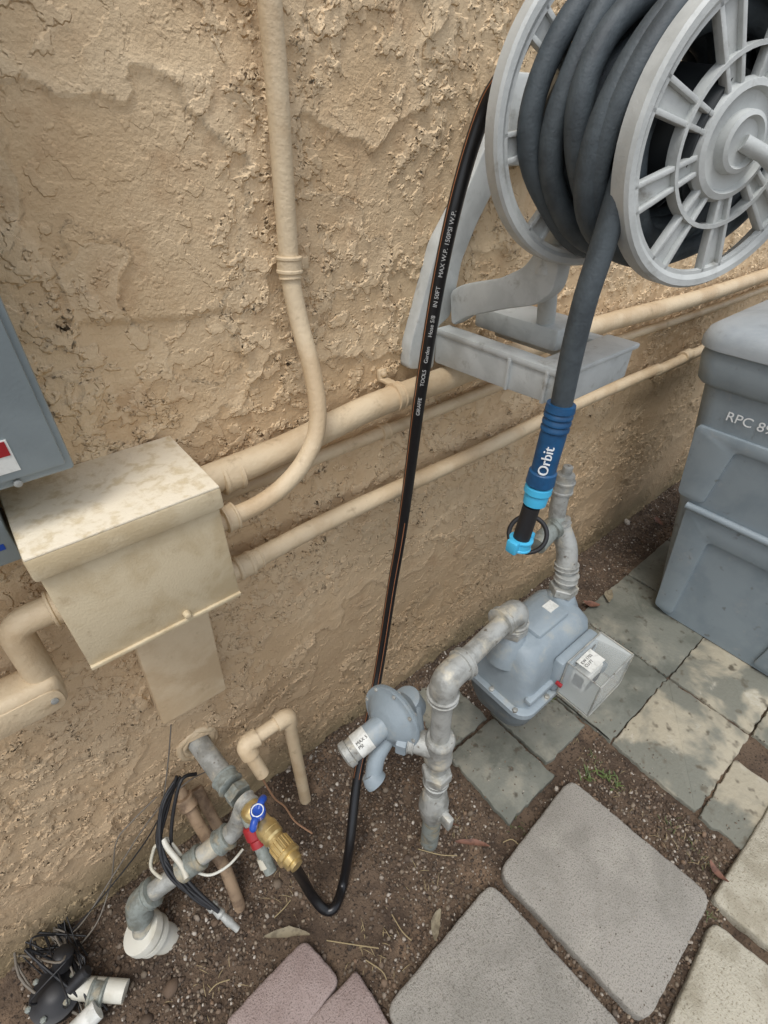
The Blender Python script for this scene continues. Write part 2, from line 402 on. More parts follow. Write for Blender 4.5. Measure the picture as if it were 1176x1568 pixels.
# ---------------------------------------------------------------- conduits
def ring(parent,p,d,r,L=.03,mat=m_beige,nm="coupling"): collar(nm,p,d,r,L,mat,parent)
rc=root("electrical_conduit")
P=[W(411,-90,.03),W(413,0,.03),W(424,130,.03),W(434,280,.03),W(443,405,.032),W(448,445,.036),W(460,500,.048),W(476,560,.07),W(486,620,.092),W(483,668,.105),W(462,712,.112),W(430,748,.115),W(395,773,.115),W(362,789,.115)]
P.append(V(.16,P[-1].y,P[-1].z-.004))
pp=cr(P,8); tube("pipe",pp,.0138,m_beige,rc,18)
ring(rc,P[4],P[4]-P[3],.0185,.022); ring(rc,W(444,420,.033),P[5]-P[4],.0165,.012)
sq=W(452,405,.02)
box("strap_tab",(sq.x,sq.y-.002,sq.z-.008),(sq.x+.022,sq.y+.016,sq.z+.008),m_beige,rc,.002)
lathe("strap_screw",W(462,408,.018),V(0,-1,0),[(-.01,.004),(.003,.004),(.005,.002)],m_beige,rc,10)
ring(rc,W(352,793,.115),V(1,0,0),.021,.02)
def hpipe(name,pts,r,cols=(),straps=()):
    rr=root(name); e=pts[-1]; pts=pts+[V(6.5,e.y,e.z)]
    tube("pipe",cr(pts,6),r,m_beige,rr,18)
    for (p,L,k_) in cols: ring(rr,p,V(1,0,0),r*k_,L)
    for p in straps:
        ring(rr,p,V(1,0,0),r*1.13,.020,nm="strap")
        box("strap_leg",(p.x-.009,p.y+.006,p.z+r*.75),(p.x+.009,-.002,p.z+r*.75+.006),m_beige,rr,.002)
        box("strap_tab",(p.x-.010,-.012,p.z+r*.7),(p.x+.010,-.002,p.z+r+.016),m_beige,rr,.003)
        lathe("strap_screw",V(p.x,-.010,p.z+r+.008),V(0,-1,0),[(0,.006),(.005,.006),(.008,.003)],m_beige,rr,10)
    return rr
up=[W(330,735,.05),W(430,690,.05),W(520,646,.05),W(620,603,.05),W(900,503,.05),W(1176,420,.05)]
up[0]=V(.16,up[1].y,up[1].z-.006)
hpipe("electrical_conduit",up,.0235,[(W(352,727,.05),.035,1.18)],[W(607,607,.05)])
r2=hpipe("electrical_conduit",[V(.16,-.03,W(478,703,.03).z),W(478,703,.03),W(590,660,.03),W(700,616,.03),W(935,524,.03),W(1176,440,.03)],.0125,[(W(588,661,.03),.02,1.35)])
hpipe("electrical_conduit",[V(.16,-.05,W(372,868,.05).z),W(380,862,.05),W(500,799,.05),W(620,743,.05),W(740,688,.05),W(880,620,.05),W(1000,568,.05),W(1095,526,.05)],.0175,[(W(374,866,.05),.03,1.3),(W(392,856,.05),.02,1.15),(W(1050,545,.05),.05,1.18)],[])
# left conduit body
rl=root("conduit_body")
pa=W(92,1055,.08); pb=W(-90,1130,.08)
box("body",(pb.x,-.095,pa.z-.024),(pa.x+.006,-.035,pa.z+.036),m_beige,rl,.014,seg=4)
prism("cover_plate",fillet([V(pb.x,-.097,pa.z-.020),V(pa.x+.002,-.097,pa.z-.020),V(pa.x+.002,-.097,pa.z+.022),V(pb.x,-.097,pa.z+.022)],.018,5,True),V(0,.004,0),m_beige,rl,.0012)
lathe("cover_screw",V(pa.x-.010,-.097,pa.z+.002),V(0,-1,0),[(0,.005),(.003,.005),(.004,.002)],m_galv,rl,12)
tube("elbow_pipe",fillet([V(pa.x-.012,-.066,pa.z+.00),V(pa.x-.008,-.066,.934),V(-.03,-.072,.938)],.026),.020,m_beige,rl,16)
collar("hub",V(-.048,-.072,.938),V(1,0,0),.026,.020,m_beige,rl)
# ---------------------------------------------------------------- trash bin
rbn=root("trash_bin")
def bsec(z,e=0,r=.06):
    t=z/.95; return rrect(1.87+.005*t,-.585+.012*t,.25+.075*t+e,.235+.122*t+e,r,z,8)
loft("body",[bsec(0.0,-.012),bsec(.012),bsec(.25),bsec(.47),bsec(.50,.003),bsec(.93,.002)],m_bin,rbn)
loft("rim",[bsec(.88,.004),bsec(.885,.014),bsec(.895,.020),bsec(.955,.022),bsec(.975,.018),bsec(.985,.014)],m_bin,rbn)
def lsec(z,e,r=.075): return rrect(1.875,-.573,.325+e,.3575+e,r,z,8)
loft("lid",[lsec(.980,.022),lsec(.985,.034),lsec(1.005,.035),lsec(1.028,.028),lsec(1.042,.012),lsec(1.052,-.02),lsec(1.064,-.06),lsec(1.078,-.12)],m_binl,rbn,60)
def fx(z): return 1.62-.07*z/.95
def fpts(l,d): return [V(fx(z)-d-(.003 if z>.49 else 0),y,z) for y,z in l]
def fr(l,d,r,nm):
    pts=fillet(fpts(l,d),r,5,True); prism(nm,pts,V(.03,0,0),m_bin,rbn,.005)
fr([(-.285,.52),(-.262,.765),(-.90,.765),(-.89,.52),(-.78,.52),(-.74,.725),(-.385,.725),(-.365,.52)],.009,.02,"upper_frame")
fr([(-.36,.03),(-.325,.49),(-.85,.49),(-.81,.03),(-.70,.03),(-.735,.40),(-.425,.40),(-.425,.03)],.012,.02,"lower_frame")
tube("grab_bar",[V(fx(.5)-.012,-.325,.497),V(fx(.5)-.012,-.84,.497)],.012,m_bin,rbn,12)
text("stencil","RPC 8967",V(fx(.8)-.0085,-.325,.805),V(0,-1,0),V(-.07,0,1),.038,m_white,rbn)
for yy in (-.36,-.80): lathe("wheel",V(2.16,yy-.03,.10),V(0,1,0),[(0,.09),(.005,.10),(.055,.10),(.06,.09)],m_blk,rbn,28)
tube("lid_handle",fillet([V(2.2,-.40,.99),V(2.27,-.40,.99),V(2.27,-.75,.99),V(2.2,-.75,.99)],.03),.012,m_binl,rbn)
for yy in (-.33,-.44): box("lid_rib",(1.60,yy-.008,1.052),(2.1,yy+.008,1.074),m_binl,rbn,.004)
# ---------------------------------------------------------------- hose reel
rh=root("hose_reel")
ps=math.radians(18); nd=V(-math.sin(ps),-math.cos(ps),0); e1=V(math.cos(ps),-math.sin(ps),0); e2=V(0,0,1)
def RP(k_,a,b): return CAM-nd*k_+e1*a+e2*b
C1=RP(.64,.547,.010); C2=RP(.50,.606,-.010)
ax=C2-C1
def disc(C,R,nrm,tag,spokes=8,ph=.2):
    lathe("rim_"+tag,C,nrm,[(-.012,R-.004),(-.010,R),(.010,R),(.014,R-.003),(.014,R-.010),(.010,R-.015),(.010,R-.019),(.004,R-.020),(-.006,R-.012),(-.012,R-.010)],m_reel,rh,80,closed=True)
    lathe("inner_ring_"+tag,C,nrm,[(-.004,R*.56),(.011,R*.56),(.011,R*.53),(-.004,R*.53)],m_reel,rh,56,closed=True)
    lathe("hub_"+tag,C,nrm,[(-.006,R*.36),(.004,R*.38),(.012,R*.36),(.014,R*.32),(.007,R*.30),(.007,R*.20),(.018,R*.19),(.020,R*.16),(.014,R*.14),(.014,R*.001)],m_reel,rh,48)
    for s in range(spokes):
        a=ph+2*math.pi*s/spokes
        d=e1*math.cos(a)+e2*math.sin(a); t=-e1*math.sin(a)+e2*math.cos(a)
        def pl(w0,w1,o0,o1,ra,rb_,hi,th,nm):
            p0=C+d*R*ra+t*o0; p1=C+d*R*rb_+t*o1
            prism(nm,[p0-t*w0+nrm*hi,p0+t*w0+nrm*hi,p1+t*w1+nrm*hi,p1-t*w1+nrm*hi],-nrm*th,m_reel,rh,.0012)
        pl(.008,.014,0,0,.33,.91,.004,.005,"spoke_web_%s_%d"%(tag,s))
        for sg in (-1,1): pl(.0026,.0028,sg*.0075,sg*.0135,.33,.91,.010,.011,"spoke_%s_%d"%(tag,s))
disc(C1,.165,nd,"wall_side"); disc(C2,.148,nd,"front",9,.05)
tube("drum",[C1+ax*.03,C1+ax*.90],.060,m_reeld,rh,32)
for layer,(rad,nturn) in enumerate(((.098,5),(.123,5))):
    for i in range(nturn):
        f=.13+.66*(i+(.5 if layer==1 and i<4 else 0)*.9)/4.2+random.uniform(-.02,.02)
        jit=random.uniform(-.006,.006)+(.004 if layer else 0)
        p1_,p2_,p3_=[random.uniform(0,6.28) for _ in range(3)]
        pts=[]
        for q in range(64):
            a=2*math.pi*q/64
            rr_=rad+jit+.004*math.sin(2*a+p1_)+.003*math.sin(3*a+p2_)+.0015*math.sin(5*a+p3_)
            pts.append(C1+ax*(f+.055*math.sin(a+i*1.3+layer)+.03*math.sin(2*a+p2_)+.012*math.sin(4*a+p1_))+(e1*math.cos(a)+e2*math.sin(a))*rr_)
        tube("hose_turn_%d_%d"%(layer,i),pts,[.0140+.0005*math.sin(q*.6+i) for q in range(64)],m_hoseg,rh,16,closed=True)
# crank
tube("crank_arm",[C2+nd*.016,C2+nd*.03+e1*.02-e2*.01,C2+nd*.032+e1*.095-e2*.045],.008,m_reel,rh,12)
lathe("crank_knob",C2+nd*.03+e1*.095-e2*.045,nd,[(-.008,.012),(0,.014),(.03,.011),(.045,.014),(.05,.010)],m_reel,rh,20)
# bracket
br=rh
def PX(x,off,z): return V(x,-off,z)
spine=[W(626,566,.03),W(629,530,.03),W(672,372,.03),W(716,290,.03),W(752,205,.03),W(790,150,.03),W(800,230,.03),W(765,275,.03),W(730,345,.03),W(708,400,.03),W(700,440,.03),W(690,485,.03),W(672,500,.03),W(664,565,.03)]
prism("bracket_spine",fillet(spine,.01,4,True),V(0,.028,0),m_reel,br,.004)
box("bracket_head",(.79,-.05,1.40),(.92,-.004,1.52),m_reel,br,.008)
tube("axle_arm",[V(.86,-.03,1.46),C1+V(.02,.02,0)],.022,m_reel,br,16)
def bar(nm,a,b,bv=.004): return box(nm,a,b,m_reel,br,bv)
prism("lower_arm",fillet([PX(.680,.028,1.150),PX(.680,.300,1.148),PX(.680,.300,1.098),PX(.680,.17,1.092),PX(.680,.028,1.088)],.006,3,True),V(.014,0,0),m_reel,br,.003)
bar("lower_arm_top",(.676,-.302,1.144),(.712,-.03,1.156))
bar("lower_arm_right",(.850,-.305,1.105),(.885,-.03,1.156))
bar("cross_bar",(.700,-.312,1.098),(.880,-.268,1.152))
bar("cross_bar_top",(.682,-.318,1.150),(.888,-.255,1.160))
bar("cross_end_lip",(.676,-.322,1.096),(.702,-.295,1.158))
bar("arm_rib",(.674,-.21,1.094),(.690,-.203,1.150),.002)
bar("arm_rib",(.674,-.285,1.096),(.690,-.278,1.150),.002)
bar("mount_block",(.775,-.225,1.140),(.868,-.035,1.180),.008)
# upper strut, solid plate in a plane perpendicular to the wall
xs_=.700
st_=[XP(u,v,xs_) for u,v in ((688,446),(706,436),(760,428),(800,410),(822,380),(850,372),(856,410),(846,448),(818,468),(770,474),(712,486),(690,500))]
prism("strut",fillet(st_,.012,4,True),V(.034,0,0),m_reel,br,.005)
sq=XP(838,420,.716)
tube("strut_axle_post",cr([sq,V(.72,sq.y,sq.z+.06),C1+nd*.02],6),.02,m_reel,br,12)
tube("strut_leg",cr([XP(832,440,.716),V(.76,-.20,1.23),V(.80,-.18,1.175)],5),.016,m_reel,br,12)
# hanging hose + connector
hp=[W(1020,60,.335),W(1003,120,.345),W(978,200,.352),W(950,290,.36),W(922,380,.36),W(896,460,.36),W(875,545,.36),W(860,618,.36)]
tube("hose_end",cr(hp,8),.0150,m_hoseg,rh,18)
d=(W(826,742,.36)-W(860,618,.36)); L=d.length; p0=W(860,618,.36)
pr=[(0,.014),(0,.020),(.010,.021),(.012,.0185)]
s=.012
while s<L*.30: pr+=[(s,.0185),(s+.003,.0205),(s+.007,.0205),(s+.009,.0185)]; s+=.010
pr+=[(L*.36,.0190),(L*.80,.0185),(L*.82,.021),(L*.97,.022),(L,.019)]
lathe("connector_grip",p0,d,pr,m_blue,rh,28)
dn_=d.normalized(); pc=W(826,742,.36)
lathe("connector_collar",pc,dn_,[(0,.018),(.002,.021),(.012,.0215),(.016,.018),(.020,.019),(.034,.018),(.036,.015)],m_cyan,rh,28)
p1=W(814,775,.36); p2=W(797,828,.36)
tube("connector_tail",[p1,p2],.014,m_blk,rh,20)
collar("quick_coupler",p2+V(0,0,-.004),V(.15,0,1),.020,.020,m_cyan,rh)
for sx in (-1,1): box("coupler_tab",(p2.x+sx*.020-.006,p2.y-.010,p2.z-.014),(p2.x+sx*.020+.006,p2.y+.010,p2.z+.010),m_cyan,rh,.003)
rc_=W(808,818,.32); vd=(CAM-rc_).normalized(); us=vd.cross(V(0,0,1)).normalized(); vs_=us.cross(vd)
tube("hanging_ring",[rc_+(us*math.cos(a)+vs_*math.sin(a))*.034 for a in [2*math.pi*i/32 for i in range(32)]],.0045,m_blk,rh,10,closed=True)
pt=p0+d*.80; vd=(CAM-pt).normalized(); vd=(vd-dn_*vd.dot(dn_)).normalized(); upv=vd.cross(-dn_)
text("connector_print","Orbit",pt+vd*.0196-upv*.007,-dn_,upv,.021,m_white,rh,ext=.001)
# ---------------------------------------------------------------- black garden hose
rg=root("garden_hose")
hb=[W(800,60,.20),W(775,110,.17),W(745,160,.14),W(717,240,.125),W(693,330,.118),W(672,430,.11),W(655,530,.105),W(641,620,.10),W(628,720,.095),W(614,820,.095),W(600,900,.10),W(586,990,.12),W(574,1060,.15),W(560,1130,.20),W(546,1200,.24),W(536,1290,.30),W(526,1350,.325),G(513,1388,.020),G(496,1392,.025),G(474,1366,.075),G(452,1330,.20)]
hb2=cr(hb,8); hb2.append(G(440,1309,.345)); 
hb2=hb2[:-9]+cr([hb2[-10],G(462,1345,.15),G(440,1309,.345)],6)[1:]
tube("hose",hb2,.0112,m_hoseb,rg,18)
def stripe(ca,sa,r,nm,sl):
    o_=[]
    for i in range(*sl):
        p=hb2[i]; t=(hb2[min(i+1,len(hb2)-1)]-hb2[i-1]).normalized(); v=(CAM-p); v=(v-t*v.dot(t)).normalized(); sd=t.cross(v)
        o_.append(p+(v*ca+sd*sa)*.0107)
    tube(nm,o_,r,m_orange,rg,6)
stripe(.66,.75,.0009,"stripe_1",(10,112)); stripe(.93,-.36,.0008,"stripe_2",(70,112))
words=["GIRAFFE","TOOLS","Garden","Hose 5/8","IN 50FT","MAX W.P.","150PSI W.P."]
idx=[57,53.2,50,46.6,43,39.4,35.6]
def at(f):
    i=int(f); return hb2[i].lerp(hb2[i+1],f-i)
for w_,f in zip(words,idx):
    p=at(f); q=at(f-3); t=(q-p).normalized(); v=(CAM-p); v=(v-t*v.dot(t)).normalized()
    text("print",w_,p+v*.0112-(v.cross(t))*.004,t,v.cross(t),.0092,m_print,rg)
# ---------------------------------------------------------------- gas meter
gm=root("gas_meter")
cx,cy=.715,-.365
def gs(z,hx,hy,r=.03,dx=0,dy=0): return rrect(cx+dx,cy+dy,hx,hy,r,z,6)
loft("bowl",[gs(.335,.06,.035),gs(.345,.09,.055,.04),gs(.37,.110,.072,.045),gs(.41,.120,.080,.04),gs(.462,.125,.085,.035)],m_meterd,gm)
loft("flange",[gs(.458,.130,.090,.035),gs(.460,.134,.094,.035),gs(.474,.134,.094,.035),gs(.476,.130,.090,.035)],m_meter,gm)
loft("upper_case",[gs(.474,.122,.080),gs(.55,.118,.074),gs(.590,.112,.066),gs(.612,.098,.052,.03),gs(.618,.082,.040,.02)],m_meter,gm)
box("top_panel",(.665,-.40,.609),(.77,-.33,.628),m_meter,gm,.006)
box("front_rib",(.60,-.452,.50),(.83,-.435,.515),m_meter,gm,.005)
box("top_label",(.735,-.375,.6265),(.765,-.352,.6295),m_label,gm,0)
for xx,nm in ((.628,"inlet"),(.805,"outlet")):
    lathe(nm+"_boss",V(xx,-.355,.56),V(0,0,1),[(0,.046),(.035,.042),(.055,.032),(.072,.027),(.075,.024)],m_meter,gm,28)
    collar(nm+"_nut",V(xx,-.355,.643),V(0,0,1),.031,.022,m_galv,gm,hexa=True)
for a in range(10):
    t=a/10*2*math.pi; bx=cx+.128*max(-1,min(1,1.25*math.cos(t))); by=cy+.088*max(-1,min(1,1.25*math.sin(t)))
    lathe("flange_bolt_%d"%a,V(bx,by,.474),V(0,0,1),[(0,.006),(.006,.006),(.007,.004)],m_galv,gm,6)
# index (front) : clear hollow cover over a register
box("index_base",(.680,-.458,.485),(.812,-.435,.580),m_meter,gm,.006)
for nm,a,b in (("cover_front",(.690,-.536,.478),(.815,-.533,.585)),("cover_top",(.690,-.533,.582),(.815,-.458,.585)),("cover_bottom",(.690,-.533,.478),(.815,-.458,.481)),
               ("cover_left",(.690,-.533,.481),(.693,-.458,.582)),("cover_right",(.812,-.533,.481),(.815,-.458,.582))):
    box(nm,a,b,m_clear,gm,0)
fr_edges=[[(.691,-.535,.479),(.814,-.535,.479),(.814,-.535,.584),(.691,-.535,.584)],[(.691,-.460,.479),(.814,-.460,.479),(.814,-.460,.584),(.691,-.460,.584)]]
for e in fr_edges: tube("cover_edge",fillet([V(*q) for q in e],.008,4,True),.0016,m_galv,gm,8,closed=True)
for xx,zz_ in ((.691,.479),(.814,.479),(.691,.584),(.814,.584)): tube("cover_edge",[V(xx,-.535,zz_),V(xx,-.460,zz_)],.0013,m_galv,gm,8)
box("index_face",(.700,-.466,.492),(.804,-.459,.576),m_meter,gm,.001)
box("register",(.712,-.502,.500),(.772,-.466,.556),m_label,gm,.004)
box("register_window",(.718,-.5045,.508),(.766,-.5025,.530),m_dark,gm,.0005)
box("register_window_side",(.7105,-.496,.512),(.7125,-.474,.545),m_dark,gm,.0005)
lathe("antenna_puck",V(.790,-.466,.52),V(0,-1,0),[(0,.014),(.035,.014),(.037,.010)],m_meterd,gm,20)
box("index_label",(.704,-.505,.5855),(.755,-.470,.5865),m_label,gm,0)
text("index_print","KW 1702\nCU FT",V(.708,-.483,.5868),V(1,0,0),V(0,1,0),.009,m_dark,gm,ext=.0002)
for i in range(4): lathe("dial_%d"%i,V(.722+.02*i,-.4665,.567),V(0,-1,0),[(0,.007),(.001,.007)],m_dark,gm,16)
box("seal_red",(.674,-.470,.520),(.681,-.456,.528),m_red,gm,.001)
# inlet piping
zt=.683
riser=[V(.413,-.392,-.03),V(.413,-.380,.45),V(.413,-.372,zt),V(.628,-.355,zt+.012),V(.628,-.355,.64)]
tube("inlet_pipe",fillet(riser,.03,8),.0195,m_galv,gm,20)
ec=riser[2]
tube("elbow_corner",fillet([ec+V(0,0,-.045),ec,ec+V(.045,.003,0)],.035,8),.026,m_galv,gm,20)
collar("elbow_band",ec+V(0,0,-.045),V(0,0,1),.030,.014,m_galv,gm); collar("elbow_band",ec+V(.05,.003,0),V(1,0,0),.030,.014,m_galv,gm)
ec=riser[3]
tube("elbow_meter",fillet([ec+V(-.042,0,0),ec,ec+V(0,0,-.035)],.032,8),.026,m_galv,gm,20)
collar("elbow_band",ec+V(-.044,0,0),V(1,0,0),.030,.014,m_galv,gm); collar("elbow_band",ec+V(0,0,-.034),V(0,0,1),.030,.012,m_galv,gm)
# tee, union, valve
tp=V(.413,-.381,.46)
collar("tee_body",tp,V(0,0,1),.030,.085,m_galv,gm)
tube("tee_branch",[tp,tp+V(-.035,.055,.0)],.025,m_galv,gm,20); collar("tee_band",tp+V(-.030,.046,0),V(-.035,.055,0),.029,.014,m_galv,gm)
collar("union_nut",V(.413,-.384,.36),V(0,0,1),.033,.03,m_galv,gm,hexa=True)
collar("union_ring",V(.413,-.385,.335),V(0,0,1),.029,.02,m_galv,gm)
lathe("shutoff_valve",V(.413,-.388,.16),V(0,0,1),[(0,.022),(.01,.029),(.03,.029),(.045,.034),(.075,.034),(.09,.028),(.11,.028),(.12,.021)],m_galv,gm,24)
box("valve_key",(.405,-.445,.19),(.421,-.415,.235),m_galv,gm,.003)
collar("valve_core",V(.413,-.412,.215),V(0,-1,0),.018,.02,m_galv,gm)
tube("riser_stub",[V(.413,-.392,.0),V(.413,-.390,.16)],.0225,m_galvd,gm,20)
# outlet piping
out=[V(.805,-.355,.64),V(.812,-.340,.715),V(.815,-.325,.745),V(.812,-.292,.80),V(.818,-.284,.90)]
tube("outlet_pipe",cr(out,8),.0175,m_galv,gm,18)
collar("outlet_union",V(.806,-.353,.675),V(.1,.1,1),.026,.018,m_galv,gm)
tube("outlet_elbow",cr([V(.811,-.343,.700),V(.816,-.328,.742),V(.813,-.300,.785)],8),.0225,m_galv,gm,18)
collar("elbow_band",V(.811,-.344,.698),V(.1,.2,1),.026,.013,m_galv,gm); collar("elbow_band",V(.813,-.298,.79),V(0,.5,1),.026,.013,m_galv,gm)
collar("top_coupling",V(.817,-.285,.875),V(0,0,1),.022,.03,m_galv,gm)
lathe("top_plug",V(.818,-.284,.89),V(0,0,1),[(0,.019),(.012,.018),(.014,.010),(.030,.010),(.031,.008)],m_galv,gm,12)
st=G(822,836,.775)
tube("outlet_branch",fillet([V(.812,-.295,.795),V(.79,-.30,.785),st],.02),.019,m_galvd,gm,16)
collar("branch_band",V(.79,-.30,.785),V(-1,0,-.1),.024,.014,m_galvd,gm)
# regulator
gr=root("gas_regulator")
rc0=G(600,1098,.49); la=G(528,1158,.455); axd=(la-rc0).normalized()
nrm=(axd+V(-.16,-.22,.50)).normalized()
lathe("diaphragm_case",rc0,nrm,[(-.050,.022),(-.040,.034),(-.016,.050),(-.007,.062),(-.006,.070),(-.001,.071),(.000,.069),(.001,.071),(.006,.070),(.007,.062),(.010,.057),(.014,.054),(.026,.036),(.030,.030)],m_meter,gr,44)
u=nrm.cross(V(0,0,1)).normalized(); w=nrm.cross(u)
for i in range(8):
    a=2*math.pi*i/8
    lathe("case_bolt_%d"%i,rc0+(u*math.cos(a)+w*math.sin(a))*.065-nrm*.009,nrm,[(0,.0045),(.018,.0045),(.019,.003)],m_galv,gr,6)
tube("spring_tower",[rc0,rc0.lerp(la,.6)],.025,m_meter,gr,24)
lathe("vent_cap",rc0.lerp(la,.62),axd,[(0,.024),(.030,.024),(.032,.027),(.044,.027),(.048,.020)],m_galv,gr,28)
lp=rc0.lerp(la,.50)
tube("spring_label",[lp,lp+axd*.032],.0256,m_label,gr,28)
vv=(CAM-lp); vv=(vv-axd*vv.dot(axd)).normalized()
text("label_print","MAX 5\nPSI",lp+vv*.0262+axd*.028,-axd,vv.cross(-axd),.009,m_dark,gr,ext=.0003)
tube("regulator_neck",[rc0-nrm*.03,rc0-nrm*.055,tp+V(-.03,.045,0)],.026,m_meter,gr,20)
lathe("regulator_body",rc0-nrm*.055+V(0,0,-.005),V(.3,-.2,-1),[(-.028,.020),(-.022,.030),(.02,.032),(.03,.026),(.034,.018)],m_meter,gr,22)
collar("neck_nut",tp+V(-.042,.060,0),V(-.035,.055,0),.031,.022,m_meter,gr,hexa=True)
vt=G(572,1192,.38)
tube("vent_elbow",fillet([rc0-nrm*.05,G(575,1160,.41),vt],.02),.018,m_meter,gr,18)
lathe("vent_mouth",vt,V(.15,-.55,-.45),[(-.014,.018),(0,.024),(.010,.024),(.010,.017),(-.004,.015)],m_meter,gr,24)
# ---------------------------------------------------------------- beige pipe loop (lower wall)
rp=root("painted_pipe")
q0=V(.223,-.105,-.02); q1=V(.223,-.100,.412); q2=V(.118,-.098,.408); q3=V(.128,-.135,.325)
tube("pipe",fillet([q0,q1,q2,q3],.02,7),.0150,m_beige,rp,18)
tube("elbow",fillet([q1+V(0,0,-.03),q1,q1+V(-.03,0,0)],.02,7),.0195,m_beige,rp,18)
tube("elbow",fillet([q2+V(.03,0,0),q2,q2+(q3-q2).normalized()*.03],.02,7),.0200,m_beige,rp,18)
tube("copper_wire",cr([q3,G(402,1192,.30),G(420,1222,.2),G(436,1235,.13),G(452,1258,.06),G(478,1276,.02)],6),.0022,m_cop,rp,8)
# ---------------------------------------------------------------- hose bib line
rv=root("water_valve")
def hz(u,v,z=.362): return G(u,v,z)
tube("wall_pipe",[V(.045,.01,.366),hz(350,1200)],.0225,m_galv,rv,20)
for q in range(3):
    tube("stucco_collar",[V(.046+(.030+.006*q)*math.cos(a)+random.uniform(-.004,.004),-.001,.365+(.030+.006*q)*math.sin(a)+random.uniform(-.004,.004)) for a in [i/12*6.283 for i in range(12)]],[random.uniform(.005,.010) for i in range(12)],m_beige,rv,8,closed=True)
dv=(hz(445,1312)-hz(330,1172)).normalized()
collar("union_large",hz(348,1196),dv,.028,.030,m_galvd,rv)
collar("union_hex",hz(364,1214),dv,.027,.022,m_galvd,rv,hexa=True)
collar("union_ring",hz(377,1230),dv,.0235,.020,m_galv,rv)
lathe("brass_valve",hz(380,1234),dv,[(0,.018),(.008,.022),(.02,.022),(.03,.018),(.05,.018),(.06,.022),(.072,.022),(.076,.017)],m_brass,rv,24)
lathe("valve_stem",hz(398,1252),V(0,0,1),[(0,.010),(.018,.010),(.020,.013),(.028,.013),(.030,.006)],m_hblue,rv,20)
sc=hz(398,1252)+V(0,0,.024); hd=V(.75,.65,0).normalized()
hs_=cr([sc-hd*.032-V(0,0,.008),sc-hd*.018+V(0,0,.004),sc,sc+hd*.018+V(0,0,.004),sc+hd*.032-V(0,0,.008)],5)
tube("blue_handle",hs_,[.003,.006]+[.0075]*(len(hs_)-4)+[.006,.003],m_hblue,rv,12)
lathe("handle_hub",sc,V(0,0,1),[(-.004,.015),(.008,.015),(.010,.013),(.008,.010),(.008,.001)],m_hblue,rv,20)
tube("handle_ring",[sc+V(.0115*math.cos(a),.0115*math.sin(a),.010) for a in [i/20*6.283 for i in range(20)]],.0012,m_white,rv,8,closed=True)
pb_=hz(408,1268)
prf=[(0,.017),(.004,.021),(.024,.021),(.028,.017),(.034,.017),(.036,.020),(.062,.020),(.064,.023),(.072,.023),(.074,.018),(.086,.0175),(.088,.0125),(.094,.0125)]
lathe("brass_adapter",pb_,hz(445,1314)-pb_,prf,m_brass,rv,22)
da=(hz(445,1314)-pb_).normalized(); ua=da.cross(V(0,0,1)).normalized(); wa=da.cross(ua)
for i in range(18):
    a=i/18*6.283; cc=pb_+(ua*math.cos(a)+wa*math.sin(a))*.020
    tube("knurl_%d"%i,[cc+da*.037,cc+da*.061],.0015,m_brass,rv,6)
# red valve branch
ra=hz(384,1262,.335); rbb=G(415,1335,.27)
tube("branch_pipe",[hz(372,1238,.355),ra,rbb],.0125,m_galvd,rv,16)
lathe("red_valve",ra,rbb-ra,[(0,.016),(.004,.019),(.026,.019),(.030,.015),(.034,.016),(.044,.016),(.046,.010)],m_red,rv,20)
lathe("branch_tip",G(403,1310,.29),rbb-ra,[(0,.014),(.02,.015),(.022,.012),(.035,.011),(.037,.006)],m_pvc,rv,16)
# lower galvanised line
rlw=root("water_supply_pipe")
l0=hz(372,1240,.34); l1=hz(360,1272,.27); l2=G(212,1382,.145); l3=G(218,1425,.07)
tube("pipe",fillet([l0,l1,l2,l3],.028,8),.0195,m_galv,rlw,20)
dl=(l2-l1).normalized()
collar("tee",l1.lerp(l2,.45),dl,.0265,.055,m_galvd,rlw); collar("coupling",l1.lerp(l2,.12),dl,.0265,.03,m_galvd,rlw)
tube("elbow",fillet([l2-dl*.03,l2,l2+(l3-l2).normalized()*.045],.028,8),.0265,m_galvd,rlw,20)
collar("elbow_band",l2-dl*.034,dl,.030,.014,m_galvd,rlw)
pz=l3
lathe("pvc_adapter",V(pz.x,pz.y,.058),V(.35,-.22,-1),[(-.014,.034),(-.012,.041),(0,.043),(.006,.043),(.008,.034),(.016,.034),(.017,.040),(.030,.040),(.032,.030),(.12,.030)],m_pvc,rlw,36)
# tan leaning pipe & stub
tpipe=root("old_riser_pipe")
tube("pipe",[W(272,1205,.02),W(300,1255,.07),G(345,1330,.10),G(368,1390,-.01)],.0135,m_tan,tpipe,14)
tube("pipe",[W(300,1205,.0),W(330,1260,.05),G(352,1300,.05)],.013,m_tan,tpipe,14)
collar("ring",W(285,1228,.045),W(300,1255,.07)-W(272,1205,.02),.020,.03,m_tan,tpipe)
# cables
cb=root("cable_bundle")
def cbl(pts,r,mat,nm="cable"): tube(nm,cr(pts,7),r,mat,cb,8)
for i in range(5):
    j=lambda:random.uniform(-5,5)
    cbl([W(272+j(),1192+j(),.03),W(252+j(),1235+j(),.05),G(242+j(),1290+j(),.26),G(262+j(),1335+j(),.22),G(300+j(),1372+j(),.18),G(330+j(),1392+j(),.15)],.0034,m_blk)
cbl([W(262,1110,.02),W(258,1160,.02),W(252,1210,.03),W(245,1260,.05),G(238,1300,.22)],.0016,m_wire)
cbl([W(240,1220,.01),W(200,1260,.02),W(178,1290,.02),W(170,1350,.02),G(150,1410,.06),G(120,1450,.04)],.0016,m_wire)
cbl([W(320,1180,.02),W(290,1195,.03),W(250,1230,.03),W(215,1275,.02),W(180,1330,.02),G(120,1420,.05),G(80,1440,.04)],.0016,m_wire)
